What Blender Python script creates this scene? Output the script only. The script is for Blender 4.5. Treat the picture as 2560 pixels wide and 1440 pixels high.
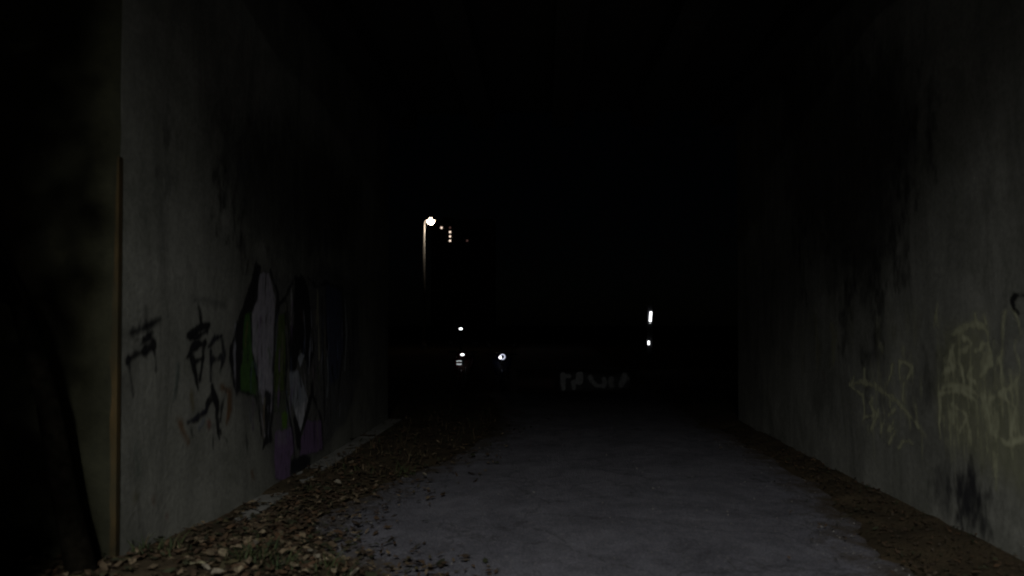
import bpy, bmesh, math, random
import numpy as np
from mathutils import Vector, Matrix, Euler

random.seed(7)
rng = np.random.default_rng(7)
R = math.radians
for o in list(bpy.data.objects):
    bpy.data.objects.remove(o, do_unlink=True)
scene = bpy.context.scene
col = scene.collection

# ------------------------------------------------------------------ camera
FPX, CXV, CYV, EYE = 1850.0, 1364.0, 813.0, 1.5      # focal length in photo pixels, vanishing point, eye height
yaw = math.atan((CXV - 1280) / FPX)
pitch = R(1.0)
SHIFT = (CYV - 720) - FPX * math.tan(pitch)        # the rest of the raised view is lens shift (verticals stay upright)
cam_d = bpy.data.cameras.new('camera')
cam = bpy.data.objects.new('camera', cam_d)
col.objects.link(cam)
cam.location = (0, 0, EYE)
cam.rotation_euler = Euler((math.pi / 2 + pitch, 0, yaw), 'XYZ')
cam_d.sensor_width = 36.0
cam_d.lens = FPX / 2560 * 36.0
cam_d.shift_y = SHIFT / 2560
cam_d.dof.use_dof = True
cam_d.dof.focus_distance = 13.0
cam_d.dof.aperture_fstop = 1.5
cam_d.clip_start, cam_d.clip_end = 0.05, 4000
scene.camera = cam
CAMR = cam.rotation_euler.to_matrix()

# ------------------------------------------------------------------ night sky, moon, exposure
SUN_EL, SUN_AZ = R(38), R(200)
world = bpy.data.worlds.new('World')
scene.world = world
world.use_nodes = True
nt = world.node_tree
nt.nodes.clear()
sky = nt.nodes.new('ShaderNodeTexSky')
sky.sky_type = 'NISHITA'
sky.sun_disc = False
sky.sun_elevation = SUN_EL
sky.sun_rotation = SUN_AZ
bg = nt.nodes.new('ShaderNodeBackground')
bg.inputs['Strength'].default_value = 0.00007
wo = nt.nodes.new('ShaderNodeOutputWorld')
nt.links.new(sky.outputs[0], bg.inputs['Color'])
nt.links.new(bg.outputs[0], wo.inputs['Surface'])

sun_d = bpy.data.lights.new('moon', 'SUN')
sun_d.energy = 0.0015
sun_d.angle = R(0.5)
sun_d.color = (1.0, 0.97, 0.92)
sun = bpy.data.objects.new('moon', sun_d)
col.objects.link(sun)
sd = Vector((math.sin(SUN_AZ) * math.cos(SUN_EL), math.cos(SUN_AZ) * math.cos(SUN_EL), math.sin(SUN_EL)))
sun.rotation_euler = sd.to_track_quat('Z', 'Y').to_euler()

scene.view_settings.view_transform = 'Standard'
scene.view_settings.look = 'None'
scene.view_settings.exposure = 0.0
scene.view_settings.gamma = 1.0
scene.view_settings.use_curve_mapping = False

# ------------------------------------------------------------------ helpers
def tag(o, label=None, cat=None, group=None, kind=None):
    if label: o['label'] = label
    if cat: o['category'] = cat
    if group: o['group'] = group
    if kind: o['kind'] = kind
    return o

def empty(name, loc=(0, 0, 0), rz=0.0):
    o = bpy.data.objects.new(name, None)
    o.empty_display_size = 0.1
    col.objects.link(o)
    o.location = loc
    o.rotation_euler = (0, 0, rz)
    return o

def obj(name, bm, mat, parent=None, smooth=False):
    me = bpy.data.meshes.new(name)
    bm.to_mesh(me)
    bm.free()
    if smooth:
        for p in me.polygons: p.use_smooth = True
    me.materials.append(mat)
    o = bpy.data.objects.new(name, me)
    col.objects.link(o)
    o.parent = parent
    return o

def box(bm, x0, x1, y0, y1, z0, z1, bevel=0.0):
    b2 = bmesh.new()
    bmesh.ops.create_cube(b2, size=1)
    for v in b2.verts:
        v.co = Vector(((x0 + x1) / 2 + v.co.x * (x1 - x0), (y0 + y1) / 2 + v.co.y * (y1 - y0), (z0 + z1) / 2 + v.co.z * (z1 - z0)))
    if bevel:
        bmesh.ops.bevel(b2, geom=list(b2.edges), offset=bevel, segments=2, affect='EDGES', profile=0.6)
    tmp = bpy.data.meshes.new('t')
    b2.to_mesh(tmp); b2.free()
    bm.from_mesh(tmp)
    bpy.data.meshes.remove(tmp)
    return bm

def tube(bm, pts, radii, seg=12, cap=True):
    pts = [Vector(p) for p in pts]
    if not hasattr(radii, '__len__'): radii = [radii] * len(pts)
    rings = []
    up = None
    for i, p in enumerate(pts):
        d = (pts[min(i + 1, len(pts) - 1)] - pts[max(i - 1, 0)]).normalized()
        if up is None:
            up = Vector((0, 0, 1)) if abs(d.z) < 0.9 else Vector((1, 0, 0))
        a = d.cross(up).normalized()
        b = a.cross(d).normalized()
        up = b
        rings.append([bm.verts.new(p + (a * math.cos(t) + b * math.sin(t)) * radii[i]) for t in [2 * math.pi * k / seg for k in range(seg)]])
    for i in range(len(rings) - 1):
        for k in range(seg):
            bm.faces.new((rings[i][k], rings[i][(k + 1) % seg], rings[i + 1][(k + 1) % seg], rings[i + 1][k]))
    if cap:
        bm.faces.new(list(reversed(rings[0])))
        bm.faces.new(rings[-1])
    return bm

def ellipsoid(bm, c, r, seg=16, rings=10):
    m = Matrix.Translation(Vector(c)) @ Matrix.Diagonal((r[0], r[1], r[2], 1))
    bmesh.ops.create_uvsphere(bm, u_segments=seg, v_segments=rings, radius=1, matrix=m)
    return bm

def torus(bm, c, R1, r, axis='y', seg=24, sub=8):
    vs = []
    for i in range(seg):
        a = 2 * math.pi * i / seg
        ring = []
        for j in range(sub):
            b = 2 * math.pi * j / sub
            rr = R1 + r * math.cos(b)
            u, v, w = rr * math.cos(a), rr * math.sin(a), r * math.sin(b)
            p = {'y': (u, w, v), 'x': (w, u, v), 'z': (u, v, w)}[axis]
            ring.append(bm.verts.new((c[0] + p[0], c[1] + p[1], c[2] + p[2])))
        vs.append(ring)
    for i in range(seg):
        for j in range(sub):
            bm.faces.new((vs[i][j], vs[(i + 1) % seg][j], vs[(i + 1) % seg][(j + 1) % sub], vs[i][(j + 1) % sub]))
    bmesh.ops.recalc_face_normals(bm, faces=bm.faces)
    return bm

def pydata(name, verts, faces, mat, parent=None, colors=None):
    me = bpy.data.meshes.new(name)
    me.from_pydata([tuple(v) for v in verts], [], faces)
    if colors is not None:
        at = me.color_attributes.new('paint', 'FLOAT_COLOR', 'POINT')
        at.data.foreach_set('color', np.asarray(colors, dtype=np.float32).ravel())
    me.materials.append(mat)
    me.update()
    o = bpy.data.objects.new(name, me)
    col.objects.link(o)
    o.parent = parent
    return o

def pray(px, py):
    d = CAMR @ Vector(((px - 1280) / FPX, -(py - 720 - SHIFT) / FPX, -1.0))
    return d

def on_x(px, py, X):
    d = pray(px, py); t = X / d.x
    return np.array((X, d.y * t, EYE + d.z * t))

def on_y(px, py, Y):
    d = pray(px, py); t = Y / d.y
    return np.array((d.x * t, Y, EYE + d.z * t))

def on_ground(px, py, z=0.0):
    d = pray(px, py); t = (z - EYE) / d.z
    return np.array((d.x * t, d.y * t, z))

# ------------------------------------------------------------------ materials
def new_mat(name):
    m = bpy.data.materials.new(name)
    m.use_nodes = True
    n = m.node_tree.nodes
    return m, n, m.node_tree.links, n['Principled BSDF']

def noise(n, l, scale, detail=6, rough=0.6, vec=None, dist=0.0):
    t = n.new('ShaderNodeTexNoise')
    t.inputs['Scale'].default_value = scale
    t.inputs['Detail'].default_value = detail
    t.inputs['Roughness'].default_value = rough
    t.inputs['Distortion'].default_value = dist
    if vec is not None: l.new(vec, t.inputs['Vector'])
    return t

def ramp(n, l, src, stops):
    r = n.new('ShaderNodeValToRGB')
    while len(r.color_ramp.elements) < len(stops): r.color_ramp.elements.new(0.5)
    for e, (p, c) in zip(r.color_ramp.elements, stops):
        e.position = p
        e.color = (*c, 1) if len(c) == 3 else c
    l.new(src, r.inputs['Fac'])
    return r

def mixc(n, l, a, b, fac, mode='MIX'):
    m = n.new('ShaderNodeMix'); m.data_type = 'RGBA'; m.blend_type = mode
    for s, v in ((0, fac), (6, a), (7, b)):
        if hasattr(v, 'links') or hasattr(v, 'is_linked'): l.new(v, m.inputs[s])
        else: m.inputs[s].default_value = v if s == 0 else (*v, 1)
    return m.outputs[2]

def mapping(n, l, scale):
    tc = n.new('ShaderNodeTexCoord'); mp = n.new('ShaderNodeMapping')
    mp.inputs['Scale'].default_value = scale
    l.new(tc.outputs['Object'], mp.inputs['Vector'])
    return mp.outputs[0]

def concrete(name, lo, hi, stain, streak=0.55):
    m, n, l, b = new_mat(name)
    v = mapping(n, l, (1, 1, 1))
    vs = mapping(n, l, (1.7, 1.7, 0.42))
    big = noise(n, l, 1.4, 9, 0.68, v, 0.6)
    fine = noise(n, l, 28, 6, 0.7, v)
    st = noise(n, l, 1.15, 9, 0.68, vs, 1.1)
    c1 = ramp(n, l, big.outputs['Fac'], [(0.3, lo), (0.68, hi)]).outputs[0]
    sf = ramp(n, l, st.outputs['Fac'], [(0.42, (0, 0, 0)), (0.72, (streak,) * 3)]).outputs[0]
    c2 = mixc(n, l, c1, stain, sf)
    ff = ramp(n, l, fine.outputs['Fac'], [(0.3, (0.72,) * 3), (0.7, (1.08,) * 3)]).outputs[0]
    c3 = mixc(n, l, c2, ff, 1.0, 'MULTIPLY')
    pit = n.new('ShaderNodeTexVoronoi'); pit.inputs['Scale'].default_value = 17
    l.new(v, pit.inputs['Vector'])
    l.new(c3, b.inputs['Base Color'])
    b.inputs['Roughness'].default_value = 0.93
    b.inputs['Specular IOR Level'].default_value = 0.25
    hm = n.new('ShaderNodeMath'); hm.operation = 'ADD'
    l.new(fine.outputs['Fac'], hm.inputs[0]); l.new(big.outputs['Fac'], hm.inputs[1])
    bp = n.new('ShaderNodeBump'); bp.inputs['Strength'].default_value = 0.35; bp.inputs['Distance'].default_value = 0.012
    l.new(hm.outputs[0], bp.inputs['Height']); l.new(bp.outputs[0], b.inputs['Normal'])
    return m

def plain(name, c, rough=0.6, metal=0.0, var=0.2, scale=20, spec=0.4):
    m, n, l, b = new_mat(name)
    t = noise(n, l, scale, 5, 0.6, mapping(n, l, (1, 1, 1)))
    lo = tuple(x * (1 - var) for x in c); hi = tuple(min(1, x * (1 + var)) for x in c)
    l.new(ramp(n, l, t.outputs['Fac'], [(0.3, lo), (0.7, hi)]).outputs[0], b.inputs['Base Color'])
    b.inputs['Roughness'].default_value = rough
    b.inputs['Metallic'].default_value = metal
    b.inputs['Specular IOR Level'].default_value = spec
    return m

def emit(name, c, s):
    m, n, l, b = new_mat(name)
    b.inputs['Base Color'].default_value = (0.6, 0.6, 0.6, 1)
    b.inputs['Emission Color'].default_value = (*c, 1)
    b.inputs['Emission Strength'].default_value = s
    return m

def attr_mat(name, rough=0.8, alpha=False, transl=0.0):
    m, n, l, b = new_mat(name)
    a = n.new('ShaderNodeAttribute'); a.attribute_name = 'paint'
    t = noise(n, l, 34, 5, 0.7, mapping(n, l, (1, 1, 0.45)))
    ff = ramp(n, l, t.outputs['Fac'], [(0.3, (0.7,) * 3), (0.7, (1.12,) * 3)]).outputs[0]
    l.new(mixc(n, l, a.outputs['Color'], ff, 1.0, 'MULTIPLY'), b.inputs['Base Color'])
    b.inputs['Roughness'].default_value = rough
    b.inputs['Specular IOR Level'].default_value = 0.25
    if alpha:
        t2 = noise(n, l, 16, 6, 0.7, mapping(n, l, (1, 1, 0.5)))
        r2 = ramp(n, l, t2.outputs['Fac'], [(0.30, (0.62,) * 3), (0.52, (1,) * 3)]).outputs[0]
        mu = n.new('ShaderNodeMath'); mu.operation = 'MULTIPLY'
        l.new(a.outputs['Alpha'], mu.inputs[0]); l.new(r2, mu.inputs[1])
        l.new(mu.outputs[0], b.inputs['Alpha'])
    return m

M = {}
M['wall'] = concrete('weathered_concrete', (0.165, 0.172, 0.145), (0.30, 0.305, 0.27), (0.075, 0.076, 0.066), 0.75)
M['wall_end'] = concrete('shade_darkened_concrete', (0.020, 0.021, 0.011), (0.038, 0.038, 0.020), (0.012, 0.013, 0.007))  # end faces: shade put into the colour, far darker than the side walls
M['footing'] = concrete('footing_concrete', (0.10, 0.10, 0.09), (0.18, 0.18, 0.165), (0.05, 0.05, 0.04))
M['deck'] = concrete('shade_dark_deck_concrete', (0.035, 0.034, 0.031), (0.065, 0.063, 0.058), (0.02, 0.02, 0.018))  # deck colour lowered so its underside stays black with shade
M['low_wall'] = concrete('dark_weathered_concrete', (0.03, 0.026, 0.022), (0.055, 0.046, 0.040), (0.02, 0.018, 0.015))
m, n, l, b = new_mat('faded_yellow_steel')
t1 = noise(n, l, 5, 6, 0.65, mapping(n, l, (1, 1, 0.5)), 0.4)
t2 = noise(n, l, 1.6, 4, 0.6, mapping(n, l, (1, 1, 1)))
c1 = ramp(n, l, t1.outputs['Fac'], [(0.3, (0.018, 0.016, 0.008)), (0.55, (0.046, 0.032, 0.012)), (0.75, (0.064, 0.041, 0.014))]).outputs[0]
l.new(mixc(n, l, c1, (0.026, 0.024, 0.012), ramp(n, l, t2.outputs['Fac'], [(0.45, (0, 0, 0)), (0.62, (0.9,) * 3)]).outputs[0]), b.inputs['Base Color'])
b.inputs['Roughness'].default_value = 0.8; b.inputs['Specular IOR Level'].default_value = 0.2
M['guard'] = m
M['pole'] = plain('galvanised_steel', (0.34, 0.335, 0.32), 0.6, 0.1, 0.25, 14)
M['black_plastic'] = plain('black_plastic', (0.018, 0.018, 0.02), 0.5)
M['rubber'] = plain('rubber', (0.015, 0.015, 0.015), 0.85)
M['chrome'] = plain('dull_chrome', (0.35, 0.35, 0.36), 0.3, 0.9, 0.1)
M['body_red'] = plain('dark_red_paint', (0.07, 0.008, 0.008), 0.35)
M['body_blue'] = plain('dark_blue_paint', (0.010, 0.014, 0.05), 0.35)
M['dark_glass'] = plain('dark_window_glass', (0.01, 0.012, 0.015), 0.4)
M['tower'] = plain('tower_render', (0.16, 0.13, 0.11), 0.9, 0, 0.15, 0.2)
M['bark'] = plain('dark_bark', (0.008, 0.007, 0.005), 1.0, 0, 0.6, 22, 0.0)
M['leaf'] = attr_mat('tree_leaves', 0.7)
M['litter'] = attr_mat('dry_leaves', 0.85)
M['grass'] = attr_mat('dry_grass', 0.85)
M['paint'] = attr_mat('spray_paint', 0.7, alpha=True)
M['lamp'] = emit('street_lamp_light', (1.0, 0.78, 0.56), 15)
M['lamp_near'] = emit('near_lamp_light', (1.0, 0.96, 0.90), 150)
M['led'] = emit('white_led', (0.95, 0.97, 1.0), 2.5)
M['led_ring'] = emit('ring_led', (0.72, 0.76, 0.95), 0.75)
M['led_dim'] = emit('dim_led', (0.75, 0.80, 0.82), 0.42)
M['win_lit'] = emit('lit_window', (1.0, 0.78, 0.62), 1.25)
M['win_dim'] = emit('faint_window', (1.0, 0.5, 0.42), 0.05)

# asphalt: coarse aggregate, worn patches, cracks; soil worked in along the ragged edges (attribute 'paint' = distance from the edge)
m, n, l, b = new_mat('asphalt')
v = mapping(n, l, (1, 1, 1))
t1 = noise(n, l, 1.6, 9, 0.68, v, 0.8); t2 = noise(n, l, 75, 4, 0.75, v); t3 = noise(n, l, 5.5, 8, 0.7, v, 0.5)
vo = n.new('ShaderNodeTexVoronoi'); vo.inputs['Scale'].default_value = 62; l.new(v, vo.inputs['Vector'])
c1 = ramp(n, l, t1.outputs['Fac'], [(0.30, (0.062, 0.062, 0.073)), (0.52, (0.094, 0.094, 0.110)), (0.70, (0.118, 0.117, 0.134))]).outputs[0]
f3 = ramp(n, l, t3.outputs['Fac'], [(0.32, (0.68,) * 3), (0.62, (1.08,) * 3)]).outputs[0]
f2 = ramp(n, l, t2.outputs['Fac'], [(0.32, (0.45,) * 3), (0.7, (1.4,) * 3)]).outputs[0]
c2_ = mixc(n, l, mixc(n, l, c1, f3, 1.0, 'MULTIPLY'), f2, 1.0, 'MULTIPLY')
gr = ramp(n, l, vo.outputs['Color'], [(0.74, (0, 0, 0)), (0.97, (0.55,) * 3)]).outputs[0]
c3_ = mixc(n, l, c2_, (0.15, 0.145, 0.14), gr)
dn = noise(n, l, 1.1, 6, 0.6, v, 0.6)
wv = n.new('ShaderNodeVectorMath'); wv.operation = 'ADD'
l.new(v, wv.inputs[0]); l.new(dn.outputs['Color'], wv.inputs[1])
ck = n.new('ShaderNodeTexVoronoi'); ck.feature = 'DISTANCE_TO_EDGE'; ck.inputs['Scale'].default_value = 0.8; l.new(wv.outputs[0], ck.inputs['Vector'])
cf = ramp(n, l, ck.outputs['Distance'], [(0.002, (0.45,) * 3), (0.014, (0, 0, 0))]).outputs[0]
c4_ = mixc(n, l, c3_, (0.012, 0.011, 0.010), cf)
at = n.new('ShaderNodeAttribute'); at.attribute_name = 'paint'
ad = n.new('ShaderNodeMath'); ad.operation = 'ADD'
nm = n.new('ShaderNodeMath'); nm.operation = 'MULTIPLY'; nm.inputs[1].default_value = 0.9
l.new(t3.outputs['Fac'], nm.inputs[0]); l.new(at.outputs['Fac'], ad.inputs[0]); l.new(nm.outputs[0], ad.inputs[1])
ef = ramp(n, l, ad.outputs[0], [(0.42, (1,) * 3), (0.72, (0, 0, 0))]).outputs[0]
l.new(mixc(n, l, c4_, (0.038, 0.029, 0.018), ef), b.inputs['Base Color'])
b.inputs['Roughness'].default_value = 0.9
b.inputs['Specular IOR Level'].default_value = 0.2
bp = n.new('ShaderNodeBump'); bp.inputs['Strength'].default_value = 0.7; bp.inputs['Distance'].default_value = 0.01
l.new(vo.outputs['Distance'], bp.inputs['Height']); l.new(bp.outputs[0], b.inputs['Normal'])
M['asphalt'] = m

# soil
m, n, l, b = new_mat('soil')
v = mapping(n, l, (1, 1, 1))
t1 = noise(n, l, 2.2, 8, 0.65, v, 0.4); t2 = noise(n, l, 60, 5, 0.7, v)
c1 = ramp(n, l, t1.outputs['Fac'], [(0.3, (0.022, 0.018, 0.011)), (0.55, (0.05, 0.038, 0.022)), (0.72, (0.075, 0.058, 0.034))]).outputs[0]
ff = ramp(n, l, t2.outputs['Fac'], [(0.3, (0.5,) * 3), (0.7, (1.3,) * 3)]).outputs[0]
l.new(mixc(n, l, c1, ff, 1.0, 'MULTIPLY'), b.inputs['Base Color'])
b.inputs['Roughness'].default_value = 1.0
b.inputs['Specular IOR Level'].default_value = 0.1
bp = n.new('ShaderNodeBump'); bp.inputs['Strength'].default_value = 0.8; bp.inputs['Distance'].default_value = 0.02
l.new(t2.outputs['Fac'], bp.inputs['Height']); l.new(bp.outputs[0], b.inputs['Normal'])
M['soil'] = m

# ------------------------------------------------------------------ setting: ground, road, verges
XL, XR, Y0, Y1 = -2.40, 2.87, 4.07, 11.2      # faces of the two walls and the ends of the underpass
HD = 4.75                                     # underside of the deck
bm = bmesh.new()
bmesh.ops.create_grid(bm, x_segments=8, y_segments=8, size=1500)
g = obj('ground', bm, M['soil'])
tag(g, kind='structure')

def vnoise(x, y, s, seed=0):
    r = np.random.default_rng(seed).random((64, 64))
    x = np.asarray(x) * s; y = np.asarray(y) * s
    xi = np.floor(x).astype(int); yi = np.floor(y).astype(int)
    fx = x - xi; fy = y - yi
    fx = fx * fx * (3 - 2 * fx); fy = fy * fy * (3 - 2 * fy)
    a = r[xi % 64, yi % 64]; b_ = r[(xi + 1) % 64, yi % 64]; c = r[xi % 64, (yi + 1) % 64]; d = r[(xi + 1) % 64, (yi + 1) % 64]
    return (a * (1 - fx) + b_ * fx) * (1 - fy) + (c * (1 - fx) + d * fx) * fy

LE_Y = [-30, 0, 3.6, 4.43, 4.75, 5.27, 5.8, 6.3, 7.2, 8.1, 10.0, 12.5, 16, 60]
LE_X = [-1.9, -1.7, -1.0, -1.15, -1.45, -1.75, -1.80, -1.72, -1.42, -1.10, -0.75, -0.8, -1.2, -2.2]
RE_Y = [-30, 0, 4.4, 4.9, 6, 7.2, 10.0, 12.5, 16, 60]
RE_X = [2.3, 2.2, 2.12, 2.2, 2.42, 2.55, 2.55, 2.4, 2.4, 3.4]
def left_edge(y): return np.interp(y, LE_Y, LE_X) + 0.10 * (vnoise(y, 0 * y, 2.3, 3) - 0.5) + 0.05 * (vnoise(y, 0 * y, 9, 4) - 0.5)
def right_edge(y): return np.interp(y, RE_Y, RE_X) + 0.12 * (vnoise(y, 0 * y, 2.1, 5) - 0.5) + 0.05 * (vnoise(y, 0 * y, 8, 6) - 0.5)

ys = np.concatenate([np.arange(-30, 2, 0.5), np.arange(2, 16, 0.06), np.arange(16, 60, 0.5)])
le, re = left_edge(ys), right_edge(ys)
NX = 24
vv = []; ff = []
for i, y in enumerate(ys):
    for k in range(NX + 1):
        t = k / NX
        x = le[i] * (1 - t) + re[i] * t
        crown = 0.03 * (1 - (2 * t - 1) ** 2)
        z = 0.004 + crown + 0.006 * float(vnoise(x, y, 1.3, 8))
        vv.append((x, y, z))
for i in range(len(ys) - 1):
    for k in range(NX):
        a = i * (NX + 1) + k
        ff.append((a, a + 1, a + NX + 2, a + NX + 1))
rc = []
for i, y in enumerate(ys):
    for k in range(NX + 1):
        t = k / NX; e_ = min(t, 1 - t) * (re[i] - le[i]); q = min(1.0, e_ / 1.5)
        rc.append((q, q, q, 1))
rd = pydata('road', vv, ff, M['asphalt'], None, rc)
for p in rd.data.polygons: p.use_smooth = True
tag(rd, kind='structure')

def verge_h(x, y):
    d = np.clip((left_edge(y) + 0.30 * (vnoise(x, y, 3.1, 16) - 0.3) - x) / 1.0, 0, 1)
    near = np.interp(y, [-5, 2.5, 3.9, 4.6, 5.6, 7, 9, 13], [0.05, 0.08, 0.17, 0.13, 0.07, 0.05, 0.04, 0.03])
    return np.where(d > 0, 0.0 + near * (d * d * (3 - 2 * d)) ** 0.7 + 0.035 * vnoise(x, y, 4, 11) * np.minimum(1, d * 5) + 0.012 * vnoise(x, y, 15, 12) * np.minimum(1, d * 5), 0)
def verge_mesh(name, xa, xb, y0, y1, hfun, dx):
    nx = int((xb - xa) / dx); ny = int((y1 - y0) / dx)
    X = np.linspace(xa, xb, nx + 1); Y = np.linspace(y0, y1, ny + 1)
    GX, GY = np.meshgrid(X, Y)
    GZ = hfun(GX, GY)
    vs = np.stack([GX.ravel(), GY.ravel(), GZ.ravel()], 1)
    fs = []
    for j in range(ny):
        for i in range(nx):
            a = j * (nx + 1) + i
            if max(GZ[j, i], GZ[j + 1, i], GZ[j, i + 1], GZ[j + 1, i + 1]) > 0.001:
                fs.append((a, a + 1, a + nx + 2, a + nx + 1))
    o = pydata(name, vs, fs, M['soil'])
    for p in o.data.polygons: p.use_smooth = True
    return tag(o, kind='structure')
verge_mesh('verge_left', -6.0, -0.4, 0.5, 14, lambda x, y: np.where(verge_h(x, y) > 0, verge_h(x, y), -0.01), 0.05)
def verge_hr(x, y):
    d = np.clip((x - right_edge(y) + 0.30 * (vnoise(x, y, 3.5, 15) - 0.3)) / 0.6, 0, 1)
    return np.where(d > 0, 0.012 + 0.06 * (d * d * (3 - 2 * d)) ** 0.7 + 0.03 * vnoise(x, y, 5, 13) * np.minimum(1, d * 5), -0.01)
verge_mesh('verge_right', 1.9, 5.0, 0.5, 14, verge_hr, 0.05)

# ------------------------------------------------------------------ underpass walls and deck
def wall_block(xface, sgn, y0):
    """solid abutment; sgn -1 = left block (extends to -x), chamfered near corner"""
    ch = 0.03
    xb = xface + sgn * 7.0
    if sgn < 0:
        prof = [(xface, Y1), (xface, y0), (xb, y0), (xb, Y1)]
    else:
        prof = [(xface, y0 + ch), (xface, Y1), (xb, Y1), (xb, y0), (xface + ch, y0)]
    return prof
def prism(prof, z0, z1):
    bm = bmesh.new()
    lo = [bm.verts.new((x, y, z0)) for x, y in prof]
    hi = [bm.verts.new((x, y, z1)) for x, y in prof]
    k = len(prof)
    for i in range(k): bm.faces.new((lo[i], lo[(i + 1) % k], hi[(i + 1) % k], hi[i]))
    bm.faces.new(hi); bm.faces.new(list(reversed(lo)))
    bmesh.ops.recalc_face_normals(bm, faces=bm.faces)
    return bm

def make_wall(xface, sgn, y0, label):
    root = empty('underpass_wall', (0, 0, 0))
    tag(root, label, 'wall')
    w = obj('concrete_body', prism(wall_block(xface, sgn, y0), -0.05, HD), M['wall'], root)
    # the end face that looks back to the approach: a rough skin, coloured dark for shade, 4 mm proud of the block
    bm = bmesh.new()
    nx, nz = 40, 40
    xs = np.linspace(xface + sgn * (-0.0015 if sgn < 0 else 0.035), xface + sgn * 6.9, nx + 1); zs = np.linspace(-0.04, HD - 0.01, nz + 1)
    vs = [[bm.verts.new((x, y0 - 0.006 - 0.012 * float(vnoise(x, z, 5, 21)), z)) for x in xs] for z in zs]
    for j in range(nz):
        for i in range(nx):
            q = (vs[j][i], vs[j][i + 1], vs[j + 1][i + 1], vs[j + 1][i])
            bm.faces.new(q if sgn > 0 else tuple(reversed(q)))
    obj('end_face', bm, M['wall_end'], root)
    if sgn > 0: return root
    # low footing ledge along the foot of the wall
    bm = bmesh.new()
    xa, xb = xface - sgn * 0.22, xface - sgn * 0.002
    box(bm, min(xa, xb), max(xa, xb), y0 + 0.3, Y1 - 0.002, -0.05, 0.075 if sgn < 0 else 0.06, 0.012)
    obj('footing', bm, M['footing'], root)
    return root

wall_l = make_wall(XL, -1, Y0, 'grey concrete wall on the left painted with a dripping dark mural')
wall_r = make_wall(XR, 1, Y0 - 0.1, 'grey concrete wall on the right covered in pale yellow scrawls')

# faded yellow edge strip on the left wall's near corner
bm = bmesh.new()
rows = 60
vs = []
for k in range(rows + 1):
    z = 0.0 + 2.45 * k / rows
    wob = 0.010 * (float(vnoise(np.array(z), np.array(3.0), 6, 23)) - 0.5) + 0.008 * (float(vnoise(np.array(z), np.array(7.0), 17, 24)) - 0.5)
    xo = XL - 0.007 - 0.026 * min(1, max(0.0, (2.5 - z) / 1.2)) + wob * min(1, (2.5 - z))
    vs.append([bm.verts.new(q) for q in ((xo, Y0 - 0.012, z), (xo, Y0 - 0.026, z), (XL + 0.0035, Y0 - 0.026, z), (XL + 0.0035, Y0 + 0.010, z), (XL - 0.001, Y0 + 0.010, z))])
for k in range(rows):
    for i in range(5):
        bm.faces.new((vs[k][i], vs[k][(i + 1) % 5], vs[k + 1][(i + 1) % 5], vs[k + 1][i]))
bm.faces.new(vs[-1]); bm.faces.new(list(reversed(vs[0])))
bmesh.ops.recalc_face_normals(bm, faces=bm.faces)
guard = obj('corner_strip', bm, M['guard'], wall_l)
guard['label'] = 'narrow faded yellow steel strip on the near corner of the left wall'

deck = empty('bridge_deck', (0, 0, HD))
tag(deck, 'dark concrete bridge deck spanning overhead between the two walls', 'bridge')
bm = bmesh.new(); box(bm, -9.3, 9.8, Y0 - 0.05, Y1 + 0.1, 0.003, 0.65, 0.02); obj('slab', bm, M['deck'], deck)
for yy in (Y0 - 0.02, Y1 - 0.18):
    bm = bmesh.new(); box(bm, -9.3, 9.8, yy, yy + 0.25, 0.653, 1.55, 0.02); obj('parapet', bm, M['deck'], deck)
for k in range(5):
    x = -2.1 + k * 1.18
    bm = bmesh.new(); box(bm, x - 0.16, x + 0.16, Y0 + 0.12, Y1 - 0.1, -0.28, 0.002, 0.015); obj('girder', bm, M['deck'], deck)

# ------------------------------------------------------------------ paint on the walls
def sd_poly(P, Q):
    """signed distance (negative inside) of points P (N,2) to polygon Q"""
    d = np.full(len(P), 1e9); s = np.zeros(len(P), bool)
    k = len(Q)
    for i in range(k):
        a, b_ = Q[i], Q[(i + 1) % k]
        e = b_ - a; w = P - a
        t = np.clip((w @ e) / max(e @ e, 1e-12), 0, 1)
        d = np.minimum(d, np.hypot(*(w - t[:, None] * e).T))
        c = (a[1] > P[:, 1]) != (b_[1] > P[:, 1])
        with np.errstate(divide='ignore', invalid='ignore'):
            xi = (b_[0] - a[0]) * (P[:, 1] - a[1]) / (b_[1] - a[1]) + a[0]
        s ^= c & (P[:, 0] < xi)
    return np.where(s, -d, d)
def sd_line(P, Q, w):
    d = np.full(len(P), 1e9)
    if len(Q) == 1: return np.hypot(*(P - Q[0]).T) - w[0]
    for i in range(len(Q) - 1):
        a, b_ = Q[i], Q[i + 1]
        e = b_ - a; ww = P - a
        t = np.clip((ww @ e) / max(e @ e, 1e-12), 0, 1)
        r = w[i] * (1 - t) + w[i + 1] * t
        d = np.minimum(d, np.hypot(*(ww - t[:, None] * e).T) - r)
    return d

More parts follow.
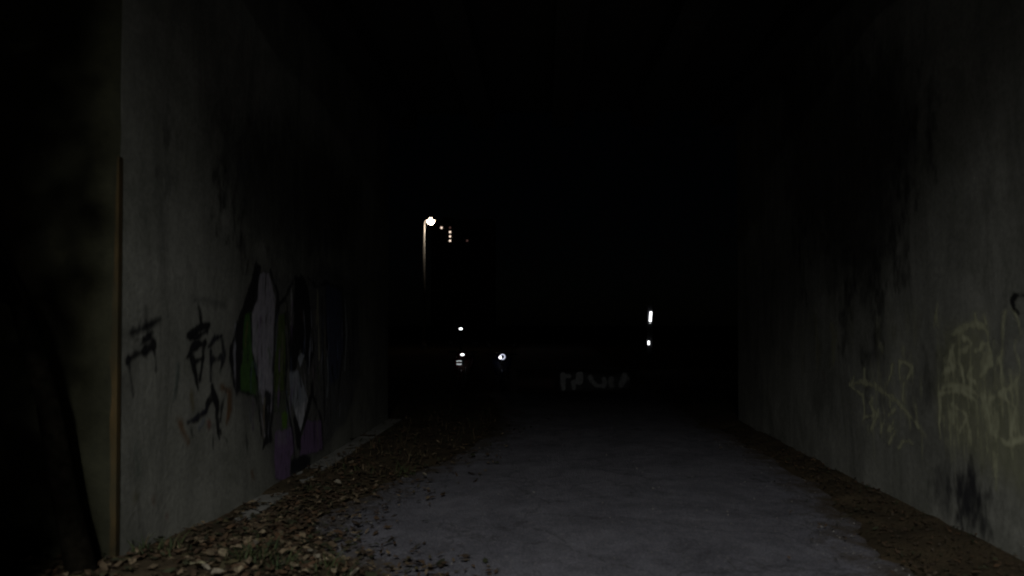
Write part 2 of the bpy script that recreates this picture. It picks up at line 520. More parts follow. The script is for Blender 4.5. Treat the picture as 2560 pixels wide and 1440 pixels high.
def film(name, shapes, proj, to3, parent, label, cell=0.012, soft=0.02, rough=0.02, seed=1, fat=1.0):
    """one painted film: shapes = list of (kind, pixel points, width px, colour, alpha[, soft])"""
    polys = []
    for s in shapes:
        pts3 = [proj(px, py) for px, py in s[1]]
        pts = np.array([to3[0](p) for p in pts3])
        if s[0] == 'p': polys.append((pts, None))
        else:
            wpx = s[2] if hasattr(s[2], '__len__') else [s[2]] * len(s[1])
            ws = []
            for (px, py), w_ in zip(s[1], wpx):
                a = to3[0](proj(px, py - w_ / 2)); b_ = to3[0](proj(px, py + w_ / 2))
                ws.append(np.hypot(*(a - b_)) / 2 * fat)
            polys.append((pts, ws))
    allp = np.concatenate([p for p, _ in polys])
    lo = allp.min(0) - 0.15; hi = allp.max(0) + 0.15
    nu = int((hi[0] - lo[0]) / cell) + 1; nv = int((hi[1] - lo[1]) / cell) + 1
    U, V = np.meshgrid(lo[0] + np.arange(nu) * cell, lo[1] + np.arange(nv) * cell)
    P = np.stack([U.ravel(), V.ravel()], 1)
    C = np.zeros((len(P), 3)); A = np.zeros(len(P))
    nz = (vnoise(P[:, 0] + 9, P[:, 1] * 0.5, 14, seed) - 0.5) * rough * 1.5 + (vnoise(P[:, 0], P[:, 1] * 0.4, 45, seed + 1) - 0.5) * rough
    for s, (pts, ws) in zip(shapes, polys):
        d = sd_poly(P, pts) if ws is None else sd_line(P, pts, ws)
        sf = s[5] if len(s) > 5 else soft
        a = np.clip(0.5 - (d + nz) / (2 * sf), 0, 1)
        a = a * a * (3 - 2 * a) * s[4]
        na = a + A * (1 - a)
        C = np.where(na[:, None] > 1e-6, (np.array(s[3]) * a[:, None] + C * (A * (1 - a))[:, None]) / np.maximum(na, 1e-6)[:, None], C)
        A = na
    keep = (A > 0.012).reshape(nv, nu)
    cellk = keep[:-1, :-1] | keep[1:, :-1] | keep[:-1, 1:] | keep[1:, 1:]
    js, is_ = np.nonzero(cellk)
    a0 = js * nu + is_
    quads = np.stack([a0, a0 + 1, a0 + nu + 1, a0 + nu], 1)
    used, inv = np.unique(quads.ravel(), return_inverse=True)
    verts = [to3[1](p) for p in P[used]]
    o = pydata(name, verts, [tuple(q) for q in inv.reshape(-1, 4)], M['paint'], parent, np.concatenate([C[used], A[used][:, None]], 1))
    if label: o['label'] = label
    return o

def wl(off): return (lambda p: np.array((p[1], p[2])), lambda q: (XL + off, q[0], q[1]))
def wr(off): return (lambda p: np.array((p[1], p[2])), lambda q: (XR - off, q[0], q[1]))
pl = lambda px, py: on_x(px, py, XL)
pr = lambda px, py: on_x(px, py, XR)
BLK = (0.012, 0.012, 0.014)
def tr(pts, ox, oy, s): return [(ox + x * s, oy + y * s) for x, y in pts]

c3 = lambda pts: tr(pts, 300, 720, 0.2778)
def K(pts, w, a=0.95, c=BLK, sf=0.016): return ('l', pts, w, c, a, sf)
film('graffiti_tag', [
    K([(366, 768), (364, 800), (372, 850)], [8, 16, 16], 0.55, sf=0.04), K([(325, 833), (360, 818), (399, 798)], [12, 17, 10], 0.85, sf=0.025),
    K([(340, 850), (362, 845), (380, 832)], [6, 14, 14], 0.8), K([(352, 800), (350, 830)], [6, 8], 0.6),
    K([(318, 902), (340, 886), (364, 874), (386, 862)], [14, 22, 26, 22]), K([(348, 866), (358, 850), (374, 842)], [16, 18, 14]),
    K([(380, 845), (386, 880), (388, 926)], [12, 12, 5]), K([(320, 898), (326, 940), (333, 990)], [8, 6, 3]), K([(352, 890), (354, 915)], [5, 2], 0.7),
], pl, wl(0.002), wall_l, 'small black spray tag with drips beside the yellow corner strip', rough=0.02, seed=31)
OR = (0.21, 0.09, 0.02)
film('graffiti_tag', [
    K([(492, 752), (498, 780), (503, 818)], [5, 6, 9], 0.85), K([(480, 748), (520, 752), (560, 764)], [12, 12, 8], 0.3, (0.05, 0.055, 0.06), 0.04),
    K([(470, 838), (490, 822), (522, 812)], [14, 20, 10]), K([(474, 846), (500, 838), (516, 826)], [6, 12, 8]),
    K([(467, 892), (480, 866), (512, 856)], [12, 20, 14]), K([(474, 884), (484, 920), (494, 972)], [20, 18, 6]), K([(508, 862), (506, 900), (498, 950)], [14, 14, 6]), K([(480, 905), (508, 895)], [12, 12]),
    K([(520, 866), (536, 846), (556, 838)], [8, 14, 8], 0.85, (0.016, 0.017, 0.026)), K([(552, 842), (560, 886), (548, 930)], [14, 16, 8], 0.85, (0.016, 0.017, 0.026)), K([(526, 880), (526, 950)], [14, 6], 0.8, (0.016, 0.017, 0.026)), K([(528, 900), (552, 892)], [16, 14], 0.7, (0.016, 0.017, 0.026)),
    K([(530, 966), (540, 1010), (542, 1060), (546, 1096)], [12, 26, 20, 6]), K([(516, 1012), (534, 985)], [10, 14]), K([(564, 972), (556, 1010), (550, 1050)], [10, 14, 8]), K([(548, 1076), (568, 1104)], [6, 3]), K([(534, 1060), (532, 1120)], [6, 2], 0.8),
    K([(468, 1056), (490, 1044), (516, 1024)], [14, 18, 8], 0.95, (0.018, 0.018, 0.03)), K([(476, 1066), (480, 1090)], [6, 2], 0.7),
    K([(442, 1050), (455, 1072), (470, 1106)], [14, 15, 8], 0.6, OR, 0.03), K([(552, 966), (572, 980), (574, 1020), (566, 1056)], [10, 20, 22, 10], 0.65, OR, 0.03),
    K([(478, 985), (482, 1022)], [14, 12], 0.45, (0.20, 0.16, 0.05), 0.03), K([(521, 1060)], [16], 0.5, (0.21, 0.07, 0.05), 0.02), K([(444, 914), (441, 964), (433, 998)], [7, 9, 4], 0.5, (0.08, 0.12, 0.11), 0.02),
    K([(506, 1054), (496, 1072)], [14, 12], 0.45, (0.20, 0.23, 0.30), 0.02),
], pl, wl(0.003), wall_l, 'black and orange spray tag of smeared strokes between the corner and the mural', rough=0.02, seed=37)

c2 = lambda pts: tr(pts, 280, 620, 0.4307)
GRN, GRN2, LAV, GREY, PUR, NAVY, ICE = (0.052, 0.125, 0.028), (0.095, 0.135, 0.036), (0.40, 0.385, 0.44), (0.42, 0.42, 0.41), (0.20, 0.13, 0.26), (0.06, 0.075, 0.15), (0.48, 0.52, 0.58)
extra = []
pal = [(0.012, 0.012, 0.014)] * 5 + [(0.07, 0.14, 0.035), (0.34, 0.33, 0.37), (0.42, 0.44, 0.5), (0.20, 0.12, 0.26), (0.16, 0.20, 0.32), (0.30, 0.28, 0.2), (0.28, 0.15, 0.08)]
for k in range(95):
    x = 690 + 690 * rng.random(); top = 300 + 300 * abs(x - 1000) / 350 * 0.4 + 620 * rng.random() ** 1.3
    L = 60 + 260 * rng.random(); c_ = pal[int(rng.random() * len(pal))]; dx = 24 * (rng.random() - 0.5)
    w_ = 3 + 6 * rng.random()
    extra.append(('l', c2([(x, top), (x + dx, top + L * 0.5), (x + dx * 1.3, min(top + L, 1250))]), [w_ * 0.6, w_, 1.5], c_, 0.35 + 0.45 * rng.random(), 0.016))
film('graffiti_mural', [
    # washes first
    ('p', c2([(1150, 150), (1250, 120), (1420, 220), (1440, 700), (1360, 1000), (1240, 1130), (1180, 700)]), 0, (0.14, 0.15, 0.165), 0.5, 0.09),
    ('p', c2([(660, 500), (840, 60), (1100, 120), (1350, 160), (1400, 700), (1280, 1060), (1050, 1370), (930, 1350), (830, 1000), (690, 880)]), 0, (0.15, 0.15, 0.145), 0.3, 0.14),
    ('p', c2([(690, 560), (850, 160), (1060, 180), (1330, 230), (1350, 700), (1260, 1000), (1230, 1180), (1030, 1350), (945, 1330), (860, 1000), (745, 830)]), 0, (0.13, 0.13, 0.13), 0.35, 0.06),
    ('p', c2([(850, 150), (905, 140), (945, 300), (935, 560), (935, 830), (930, 960), (870, 900), (835, 680), (805, 600), (800, 430), (825, 330)]), 0, LAV, 0.85),
    ('l', c2([(893, 150), (886, 250), (900, 340)]), [10, 9, 4], (0.05, 0.05, 0.05), 0.8, 0.012),
    ('l', c2([(870, 430), (860, 560), (880, 700)]), [4, 5, 3], (0.16, 0.15, 0.18), 0.6, 0.012),
    ('l', c2([(905, 480), (905, 640), (895, 780)]), [5, 6, 4], (0.42, 0.42, 0.46), 0.6, 0.015),
    ('p', c2([(835, 80), (862, 110), (840, 300), (800, 390), (772, 430), (757, 600), (752, 820), (725, 855), (703, 800), (678, 640), (690, 560), (730, 430), (785, 260)]), 0, BLK, 0.97),
    ('p', c2([(768, 390), (805, 380), (812, 600), (835, 680), (832, 862), (742, 832), (750, 700), (760, 560)]), 0, GRN, 0.95),
    ('l', c2([(802, 390), (812, 600), (838, 760), (850, 900), (858, 1005)]), [3, 6, 8, 12, 6], BLK, 0.97, 0.012),
    ('l', c2([(915, 130), (955, 250), (965, 330), (945, 430), (935, 620), (940, 760)]), [6, 14, 13, 9, 7, 4], BLK, 0.95, 0.014),
    ('p', c2([(965, 400), (1003, 380), (1008, 600), (1000, 830), (935, 840), (940, 680), (960, 520)]), 0, GRN2, 0.92),
    ('l', c2([(1005, 290), (1018, 450), (1020, 620), (1005, 800)]), [8, 10, 8, 6], (0.02, 0.025, 0.02), 0.85),
    ('l', c2([(1038, 240), (1042, 340), (1036, 440)]), [6, 7, 5], GREY, 0.8, 0.012),
    ('p', c2([(1060, 170), (1110, 155), (1135, 240), (1150, 330), (1160, 480), (1168, 620), (1150, 705), (1110, 640), (1090, 595), (1072, 660), (1062, 725), (1030, 705), (1023, 560), (1050, 440), (1055, 290)]), 0, BLK, 0.97),
    ('l', c2([(1090, 360), (1105, 410)]), [12, 10], (0.06, 0.02, 0.012), 0.7, 0.03),
    ('p', c2([(1092, 598), (1118, 622), (1106, 662), (1090, 695), (1074, 640)]), 0, ICE, 0.85, 0.012),
    ('p', c2([(1028, 730), (1075, 705), (1100, 760), (1135, 880), (1112, 1000), (1092, 1062), (1060, 960), (1036, 880)]), 0, (0.38, 0.41, 0.46), 0.9),
    ('l', c2([(1086, 735), (1096, 800)]), [10, 7], BLK, 0.95, 0.012),
    ('l', c2([(1072, 800), (1078, 850), (1066, 900)]), [5, 7, 4], BLK, 0.85, 0.012),
    ('p', c2([(1055, 935), (1137, 885), (1112, 1000), (1092, 1065)]), 0, (0.58, 0.59, 0.64), 0.95, 0.012),
    ('p', c2([(1137, 880), (1160, 770), (1168, 850), (1122, 1010), (1096, 1078), (1092, 1200), (1068, 1150), (1048, 1000), (1060, 962), (1092, 1066)]), 0, BLK, 0.96),
    ('p', c2([(888, 815), (922, 845), (912, 1000), (932, 1130), (886, 1140), (868, 1172), (888, 1080), (878, 950)]), 0, BLK, 0.95),
    ('l', c2([(862, 950), (872, 1020), (882, 1090)]), [7, 10, 7], LAV, 0.85, 0.012),
    ('p', c2([(935, 840), (1020, 830), (1030, 960), (980, 970), (935, 950)]), 0, (0.10, 0.12, 0.08), 0.75),
    ('p', c2([(983, 955), (1022, 955), (1012, 1050), (985, 1062)]), 0, (0.10, 0.20, 0.025), 0.95),
    ('p', c2([(945, 1075), (1045, 1040), (1060, 1150), (1035, 1220), (1030, 1365), (950, 1335), (938, 1200)]), 0, PUR, 0.85),
    ('p', c2([(958, 1060), (1005, 1070), (1010, 1140), (955, 1150)]), 0, (0.23, 0.20, 0.27), 0.7),
    ('p', c2([(1098, 1095), (1132, 1000), (1212, 1005), (1222, 1170), (1150, 1195), (1088, 1205)]), 0, PUR, 0.88),
    ('p', c2([(1035, 1235), (1110, 1198), (1152, 1208), (1148, 1292), (1032, 1310)]), 0, (0.01, 0.01, 0.016), 0.95),
    ('l', c2([(1190, 240), (1195, 420), (1200, 640)]), [12, 14, 10], (0.42, 0.42, 0.30), 0.8),
    ('l', c2([(1214, 290), (1222, 520), (1228, 780), (1232, 1000)]), [8, 10, 11, 6], BLK, 0.9, 0.015),
    ('l', c2([(1190, 700), (1204, 810)]), [9, 7], (0.05, 0.12, 0.03), 0.85, 0.014),
    ('l', c2([(1166, 700), (1170, 810)]), [8, 6], (0.45, 0.34, 0.42), 0.8, 0.014),
    ('l', c2([(1140, 700), (1148, 850)]), [5, 5], (0.22, 0.20, 0.17), 0.7, 0.014),
    ('p', c2([(1240, 200), (1330, 240), (1345, 560), (1312, 760), (1262, 800), (1240, 500)]), 0, NAVY, 0.8, 0.04),
    ('l', c2([(1248, 600), (1254, 730), (1246, 860)]), [8, 11, 7], (0.42, 0.48, 0.56), 0.85, 0.02),
    ('l', c2([(1302, 450), (1310, 560), (1306, 640)]), [7, 8, 5], (0.24, 0.32, 0.55), 0.8, 0.02),
    ('l', c2([(1276, 700), (1290, 800)]), [14, 10], (0.01, 0.01, 0.016), 0.9),
    ('l', c2([(1280, 830), (1290, 1000)]), [14, 6], (0.12, 0.15, 0.16), 0.5, 0.04),
    ('l', c2([(1350, 300), (1360, 500), (1350, 700)]), [10, 14, 8], (0.45, 0.48, 0.5), 0.6, 0.03), ('l', c2([(1395, 350), (1400, 640), (1385, 900)]), [8, 12, 6], (0.02, 0.02, 0.03), 0.7, 0.02),
] + extra + [
    K(c2([(836, 84), (800, 240), (735, 430), (688, 580), (690, 740), (722, 850)]), [7, 11, 12, 12, 10, 6]), K(c2([(745, 832), (790, 845), (832, 864), (850, 960), (866, 1080), (884, 1140)]), [5, 6, 8, 9, 8, 4]),
    K(c2([(915, 135), (958, 260), (946, 430), (936, 640), (934, 840), (925, 1000), (905, 1130)]), [6, 11, 9, 8, 8, 10, 6]), K(c2([(1003, 380), (1010, 620), (1004, 830), (1025, 960), (1048, 1090), (1060, 1230)]), [6, 8, 7, 8, 9, 6]),
    K(c2([(1165, 480), (1172, 700), (1166, 860), (1215, 1000), (1224, 1170)]), [6, 8, 7, 6, 4]), K(c2([(1236, 200), (1242, 480), (1262, 800), (1270, 1010)]), [6, 9, 9, 4]), K(c2([(1336, 240), (1346, 560), (1316, 790), (1300, 980)]), [6, 9, 8, 3]),
    K(c2([(1060, 170), (1000, 290), (962, 330)]), [5, 7, 5]), K(c2([(1130, 170), (1190, 230), (1240, 200), (1335, 240)]), [5, 7, 7, 5]),
], pl, wl(0.004), wall_l, 'large abstract mural of dripping black, green, lavender and purple shapes', cell=0.013, soft=0.018, rough=0.02, seed=41)

film('stain_shade_patch', [
    ('l', [(382, 1249), (386, 1260)], [24, 14], (0.16, 0.07, 0.03), 0.45, 0.03),
    ('l', [(340, 1244)], [26], (0.14, 0.13, 0.05), 0.35, 0.04),
    ('l', [(415, 1290)], [12], (0.22, 0.08, 0.07), 0.35, 0.02),
    ('l', [(628, 1180), (634, 1198)], [14, 10], (0.20, 0.09, 0.03), 0.4, 0.02),
    ('l', [(340, 1110), (345, 1180)], [14, 8], (0.10, 0.14, 0.12), 0.3, 0.04),
], pl, wl(0.002), wall_l, 'rusty and greenish stains low on the left wall', seed=43)

YG = (0.50, 0.51, 0.34)
q4 = lambda pts: tr(pts, 2240, 700, 0.2083)
def S(pts, w, a=0.85, c=YG, sf=0.016): return ('l', pts, w, c, a, sf)
drips = []
for k in range(80):
    x = 2345 + rng.random() * 245; y = 800 + 290 * rng.random() ** 0.6; L = 40 + rng.random() * 120
    drips.append(S([(x, y), (x + 2, y + L * 0.6), (x + 3, y + L)], [6, 5, 2], 0.20 + 0.32 * rng.random()))
film('graffiti_scrawl', [
    ('p', [(2365, 830), (2460, 800), (2480, 960), (2560, 960), (2600, 1180), (2560, 1230), (2480, 1180), (2400, 1120), (2350, 1040), (2345, 960)], 0, (0.36, 0.37, 0.22), 0.40, 0.14),
    S(q4([(690, 650), (760, 590), (850, 550), (960, 535), (1060, 560), (1100, 620), (1110, 700)]), [9, 11, 12, 10, 9, 8, 5], 0.7),
    S(q4([(960, 400), (970, 500)]), [5, 7]), S(q4([(1060, 430), (1095, 540)]), [5, 7]),
    S(q4([(690, 780), (665, 880), (645, 980), (690, 1050), (600, 1085), (550, 1140)]), [8, 9, 9, 8, 7, 5]),
    S(q4([(810, 700), (870, 710), (905, 770), (830, 850), (770, 850)]), [5, 6, 6, 7, 5]),
    S(q4([(760, 980), (800, 1080), (820, 1210)]), [6, 6, 5]), S(q4([(905, 1050), (870, 1150), (950, 1230)]), [6, 6, 5]),
    S(q4([(940, 860), (1000, 840), (1060, 770), (1110, 760), (1150, 880), (1160, 1000), (1080, 1085), (1030, 1150)]), [5, 6, 6, 6, 7, 8, 6, 5]),
    S(q4([(540, 1400), (560, 1300), (620, 1270), (700, 1270), (800, 1280), (900, 1320), (1000, 1390), (1080, 1420)]), [5, 6, 7, 8, 8, 7, 6, 5], 0.7),
    S(q4([(1200, 1300), (1190, 1180), (1205, 1060), (1230, 950), (1285, 900), (1285, 700), (1295, 500), (1315, 400), (1370, 335), (1430, 380), (1475, 500), (1500, 650), (1440, 735), (1428, 800), (1450, 880), (1490, 1000), (1490, 1150), (1420, 1260), (1320, 1330), (1220, 1385), (1130, 1430)]), 6.5, 0.65),
    S(q4([(515, 260), (490, 380), (470, 520), (410, 660)]), [4, 5, 5, 3], 0.5), S(q4([(540, 450), (560, 600), (595, 700)]), [4, 4, 3], 0.5),
    S([(2352, 1000), (2350, 1060), (2356, 1110)], [6, 5, 3]), S([(2352, 985), (2400, 975), (2440, 1000), (2446, 1060)], [6, 6, 6, 4]),
    S([(2380, 1010), (2420, 1040), (2400, 1080)], 5), S([(2470, 1010), (2478, 1080), (2520, 1110), (2560, 1100), (2600, 1060)], 6), S([(2500, 980), (2540, 1020), (2530, 1090)], 5),
    S([(2352, 830), (2340, 790), (2345, 756)], 4, 0.35),
] + drips, pr, wr(0.003), wall_r, 'big pale yellow looping scrawl with drips at the near end of the right wall', seed=47, fat=1.5)

q5 = lambda pts: tr(pts, 2080, 840, 0.2222)
drips2 = []
for k in range(46):
    x = 2140 + rng.random() * 170; y = 880 + 190 * rng.random(); L = 20 + rng.random() * 70
    drips2.append(S([(x, y), (x + 2, y + L * 0.6), (x + 3, y + L)], [4, 3.5, 1.5], 0.12 + 0.28 * rng.random()))
for k in range(14):
    x = 1960 + rng.random() * 330; y = 760 + 160 * rng.random(); L = 40 + rng.random() * 90
    drips2.append(S([(x, y), (x + 1, y + L * 0.6), (x + 2, y + L)], [9, 8, 3], 0.10 + 0.14 * rng.random(), sf=0.05))
film('graffiti_scrawl', [
    S(q5([(200, 550), (330, 510), (480, 560), (590, 640), (720, 720), (840, 850), (930, 960), (980, 1030)]), [6, 7, 9, 8, 7, 6, 5, 4], 0.7),
    S(q5([(200, 555), (270, 610), (350, 670), (362, 800), (360, 900)]), [5, 5, 5, 4, 3]),
    S(q5([(260, 430), (225, 540)]), 4), S(q5([(365, 380), (368, 500)]), 5), S(q5([(460, 390), (470, 520)]), 5),
    S(q5([(620, 560), (660, 430), (690, 320)]), [4, 5, 4]), S(q5([(770, 480), (755, 380), (760, 290), (830, 300), (905, 350), (870, 440), (830, 500), (798, 570), (795, 720)]), [4, 5, 6, 6, 6, 5, 5, 4, 3]),
    S(q5([(805, 330), (798, 480)]), 3), S(q5([(805, 140), (810, 230)]), [5, 4], 0.4), S(q5([(540, 110), (570, 145)]), [9, 8], 0.4),
    S(q5([(460, 700), (425, 750), (440, 800), (510, 880), (490, 950), (440, 1050)]), [5, 6, 6, 6, 5, 4]),
    S(q5([(340, 985), (360, 920), (480, 885)]), 4), S(q5([(600, 830), (590, 960), (550, 1080)]), 4), S(q5([(520, 830), (515, 900)]), 4),
    S(q5([(640, 890), (720, 820)]), 5), S(q5([(705, 950), (640, 1060), (700, 1035)]), 5), S(q5([(640, 1210), (690, 1120), (715, 1070)]), 4),
    S(q5([(750, 1260), (800, 1190), (870, 1180), (905, 1212)]), 5), S(q5([(650, 740), (655, 800)]), 3),
    *drips2, S(q5([(780, 780), (785, 940)]), 3, 0.4), S(q5([(1030, 1080), (1060, 1130)]), 5, 0.35),
], pr, wr(0.002), wall_r, 'small pale yellow scrawl of crossed strokes on the middle of the right wall', seed=53, fat=1.7)

film('graffiti_mark', [
    ('l', q4([(1600, 190), (1500, 178), (1435, 190), (1410, 250), (1440, 350), (1500, 405), (1580, 410), (1650, 350), (1660, 250), (1600, 190)]), 9, BLK, 0.95, 0.01),
], pr, wr(0.005), wall_r, 'thick black painted ring at the right edge', seed=59)
SHADE = (0.035, 0.036, 0.034)
film('stain_shade_patch', [  # shade of the upper right wall painted in, along with smoky streaks
    ('p', [(1960, 180), (2080, 140), (2250, 160), (2300, 330), (2255, 480), (2230, 640), (2160, 740), (2090, 700), (2050, 560), (1985, 620), (1965, 420)], 0, SHADE, 0.6, 0.35),
    ('l', [(2270, 420), (2262, 560), (2250, 720)], [26, 30, 12], SHADE, 0.45, 0.16), ('l', [(2120, 640), (2118, 760), (2112, 860)], [30, 26, 10], SHADE, 0.5, 0.13),
    ('l', [(2190, 640), (2196, 760), (2192, 840)], [24, 24, 8], SHADE, 0.45, 0.12), ('l', [(2010, 560), (2006, 740)], [22, 8], SHADE, 0.5, 0.15), ('l', [(2330, 250), (2320, 420)], [30, 10], SHADE, 0.4, 0.16),
    ('l', [(2180, 960), (2176, 1040)], [30, 14], SHADE, 0.3, 0.12), ('l', [(2330, 940), (2325, 1000)], [24, 12], SHADE, 0.35, 0.1), ('l', [(1930, 700), (1932, 840)], [16, 6], SHADE, 0.3, 0.18),
], pr, wr(0.0012), wall_r, 'shade painted as a large dark patch with smoky streaks on the upper middle of the right wall', cell=0.02, rough=0.22, seed=71)
film('stain_shade_patch', [  # shade on the wall above the mural, painted as a dark film
    ('p', [(560, 300), (760, 330), (900, 480), (880, 600), (760, 640), (640, 610), (575, 520), (535, 400)], 0, SHADE, 0.42, 0.30),
    ('l', [(600, 560), (604, 640)], [24, 8], SHADE, 0.4, 0.1), ('l', [(540, 420), (548, 540)], [16, 6], SHADE, 0.35, 0.1), ('l', [(420, 330), (424, 460)], [20, 6], SHADE, 0.3, 0.12),
], pl, wl(0.0012), wall_l, 'shade painted as a dark patch on the upper part of the left wall above the mural', cell=0.02, rough=0.22, seed=73)
film('stain_shade_patch', [
    ('l', [(2040, 800), (2046, 860), (2040, 920)], [22, 24, 14], (0.30, 0.29, 0.2), 0.4, 0.06),
    ('l', [(2080, 810), (2086, 850), (2080, 900)], [18, 22, 14], (0.34, 0.34, 0.22), 0.5, 0.05),
    ('l', [(2062, 925), (2060, 940)], [9, 7], (0.26, 0.14, 0.12), 0.5, 0.03),
    ('l', [(2010, 900), (2014, 945)], [10, 8], (0.28, 0.27, 0.22), 0.3, 0.04),
    ('l', [(2165, 890), (2190, 880)], [44, 40], (0.03, 0.03, 0.034), 0.5, 0.11),
    ('l', [(2235, 790), (2240, 840)], [12, 10], (0.26, 0.26, 0.2), 0.3, 0.05),
    ('l', [(2300, 800), (2298, 870)], [12, 10], (0.26, 0.26, 0.2), 0.25, 0.05),
], pr, wr(0.004), wall_r, 'pale streaks and a dark smudge halfway along the right wall', rough=0.09, seed=61)
film('stain_shade_patch', [
    ('p', [(2385, 1200), (2440, 1175), (2475, 1240), (2462, 1300), (2430, 1325), (2398, 1290)], 0, (0.02, 0.02, 0.026), 0.72, 0.11),
    ('p', [(2330, 1180), (2400, 1170), (2400, 1260), (2330, 1250)], 0, (0.05, 0.05, 0.055), 0.4, 0.14),
], pr, wr(0.004), wall_r, 'round black scorch stain low on the right wall', rough=0.12, seed=67)

# ------------------------------------------------------------------ street lamps
def street_lamp(loc, rz, H, arm, label, near=False):
    root = empty('street_lamp', loc, rz)
    tag(root, label, 'street lamp', 'street lamps')
    bm = bmesh.new(); tube(bm, [(0, 0, -0.05), (0, 0, H * 0.5), (0, 0, H)], [0.095, 0.08, 0.06], 16); obj('pole', bm, M['pole'], root, True)
    bm = bmesh.new(); tube(bm, [(0, 0, 0.0), (0, 0, 0.35)], [0.16, 0.15], 16); obj('base', bm, M['pole'], root)
    rise = 0.10 + 0.04 * arm
    bm = bmesh.new(); tube(bm, [(0, 0, H - 0.05), (arm * 0.15, 0, H + rise * 0.6), (arm * 0.55, 0, H + rise), (arm, 0, H + rise)], [0.045, 0.042, 0.036, 0.034], 10); obj('arm', bm, M['pole'], root, True)
    hz = H + rise
    bm = bmesh.new()
    box(bm, arm - 0.05, arm + 0.62, -0.15, 0.15, hz - 0.01, hz + 0.10, 0.04)
    head = obj('lamp_head', bm, M['pole'], root, True)
    bm = bmesh.new()
    ellipsoid(bm, (arm + 0.29, 0, hz - 0.06), (0.24, 0.18, 0.21) if not near else (0.24, 0.11, 0.05), 20, 12)
    obj('lens', bm, M['lamp_near'] if near else M['lamp'], head, True)
    return root, Vector((arm + 0.29, 0, hz - 0.06))

# far lamp, seen through the underpass
YF = 44.0
pt = on_y(1060, 813, YF); hd = on_y(1077, 553, YF)
HF = hd[2] + 0.06 - 0.10 - 0.016
farl, lp = street_lamp((pt[0], YF, 0), R(-8), HF, 0.12, 'brightly lit street lamp on a tall pole beyond the underpass')
ld = bpy.data.lights.new('far_lamp_light', 'POINT'); ld.energy = 32; ld.color = (1.0, 0.84, 0.66); ld.shadow_soft_size = 0.1
lo_ = bpy.data.objects.new('far_lamp_light', ld); col.objects.link(lo_); lo_.parent = farl; lo_.location = lp + Vector((0.05, 0, -0.28))

# near lamp, standing on the approach behind the viewer; it throws the light on both walls
NX0, NY0, NH = 3.6, -4.0, 6.4
nearl, lp = street_lamp((NX0, NY0, 0), math.pi, NH, 3.62, 'lit street lamp with a long arm on the approach before the underpass', True)
ld = bpy.data.lights.new('near_lamp_light', 'SPOT'); ld.energy = 2800; ld.color = (1.0, 0.985, 0.95)
ld.spot_size = R(100); ld.spot_blend = 0.75; ld.shadow_soft_size = 0.32
lo_ = bpy.data.objects.new('near_lamp_light', ld); col.objects.link(lo_)
lo_.parent = nearl; lo_.location = lp + Vector((0, 0, -0.30))
aim = Vector((-math.cos(R(66)) * math.sin(R(4)), -math.cos(R(66)) * math.cos(R(4)), -math.sin(R(66))))      # local frame is turned by 180 degrees: -y here is +y in the world
lo_.rotation_euler = (-aim).to_track_quat('Z', 'Y').to_euler()

# ------------------------------------------------------------------ tree leaning at the left end of the wall
tree = empty('tree', (-2.47, 3.85, 0.1))
tag(tree, 'dark thin tree leaning in front of the left wall\'s mossy end', 'tree')
bm = bmesh.new()
tp = [(0.02, 0.0, -0.1), (0.0, 0.0, 0.1), (-0.08, -0.02, 0.5), (-0.15, -0.06, 1.0), (-0.23, -0.15, 1.5), (-0.36, -0.5, 2.2), (-0.45, -1.1, 2.9), (-0.6, -1.7, 3.5)]
tube(bm, tp, [0.105, 0.08, 0.066, 0.058, 0.052, 0.045, 0.034, 0.018], 12)
for v_ in bm.verts:
    f = 1 + 0.0 * v_.co.z
    v_.co.x += 0.012 * (float(vnoise(v_.co.x * 3, v_.co.z, 9, 71)) - 0.5); v_.co.y += 0.012 * (float(vnoise(v_.co.y * 3, v_.co.z, 9, 72)) - 0.5)
obj('trunk', bm, M['bark'], tree, True)
limbs = []
for k in range(16):
    s = 4 + (k % 4) * 0.85
    i = int(s); f = s - i
    a = Vector(tp[i]).lerp(Vector(tp[min(i + 1, 7)]), f)
    e = Vector((0.45 - 1.6 * random.random(), -1.9 - 0.9 * random.random(), 1.7 + 2.4 * random.random()))
    mid = a.lerp(e, 0.5) + Vector((0, 0, 0.12))
    bm = bmesh.new(); tube(bm, [a, mid, e], [0.022, 0.014, 0.005], 6); obj('branch', bm, M['bark'], tree, True)
    limbs.append((a, mid, e))
def leaves_mesh(centres, size, name, mat, parent, cols, flat=0.0, bend=0.25):
    V_, F_, C_ = [], [], []
    for c in centres:
        s = size * (0.55 + 0.75 * random.random() + (0.7 * random.random() if random.random() < 0.18 else 0))
        e = Euler((random.gauss(0, flat) if flat else random.uniform(-3, 3), random.gauss(0, flat) if flat else random.uniform(-3, 3), random.uniform(0, 6.28))).to_matrix()
        i = len(V_)
        w = s * random.uniform(0.14, 0.34); cu = bend * s
        for q in ((-s * 0.55, 0, cu * random.random()), (-s * 0.12, -w, cu * random.random()), (-s * 0.12, w, cu * random.random()), (s * 0.25, -w * 0.8, cu * random.random()), (s * 0.25, w * 0.8, cu * random.random()), (s * 0.75, 0, cu * random.random())):
            V_.append(Vector(c) + e @ Vector(q))
        F_ += [(i, i + 1, i + 2), (i + 1, i + 3, i + 4, i + 2), (i + 3, i + 5, i + 4)]
        cc = random.choice(cols); k = 0.5 + 0.7 * random.random()
        C_ += [(cc[0] * k, cc[1] * k, cc[2] * k, 1)] * 6
    return pydata(name, V_, F_, mat, parent, C_)
cen = []
while len(cen) < 8500:
    w_ = Vector((random.uniform(-4.0, -1.80), random.uniform(0.7, 2.3), random.uniform(1.55, 4.5)))
    dx = min(1, (-1.81 - w_.x) / 0.20); lump = float(vnoise(np.array(w_.x * 1.3), np.array(w_.z + w_.y), 2.5, 101))
    if random.random() > dx * (0.45 + 0.55 * lump): continue
    cen.append(w_ - Vector((-2.40, 3.88, 0.1)))
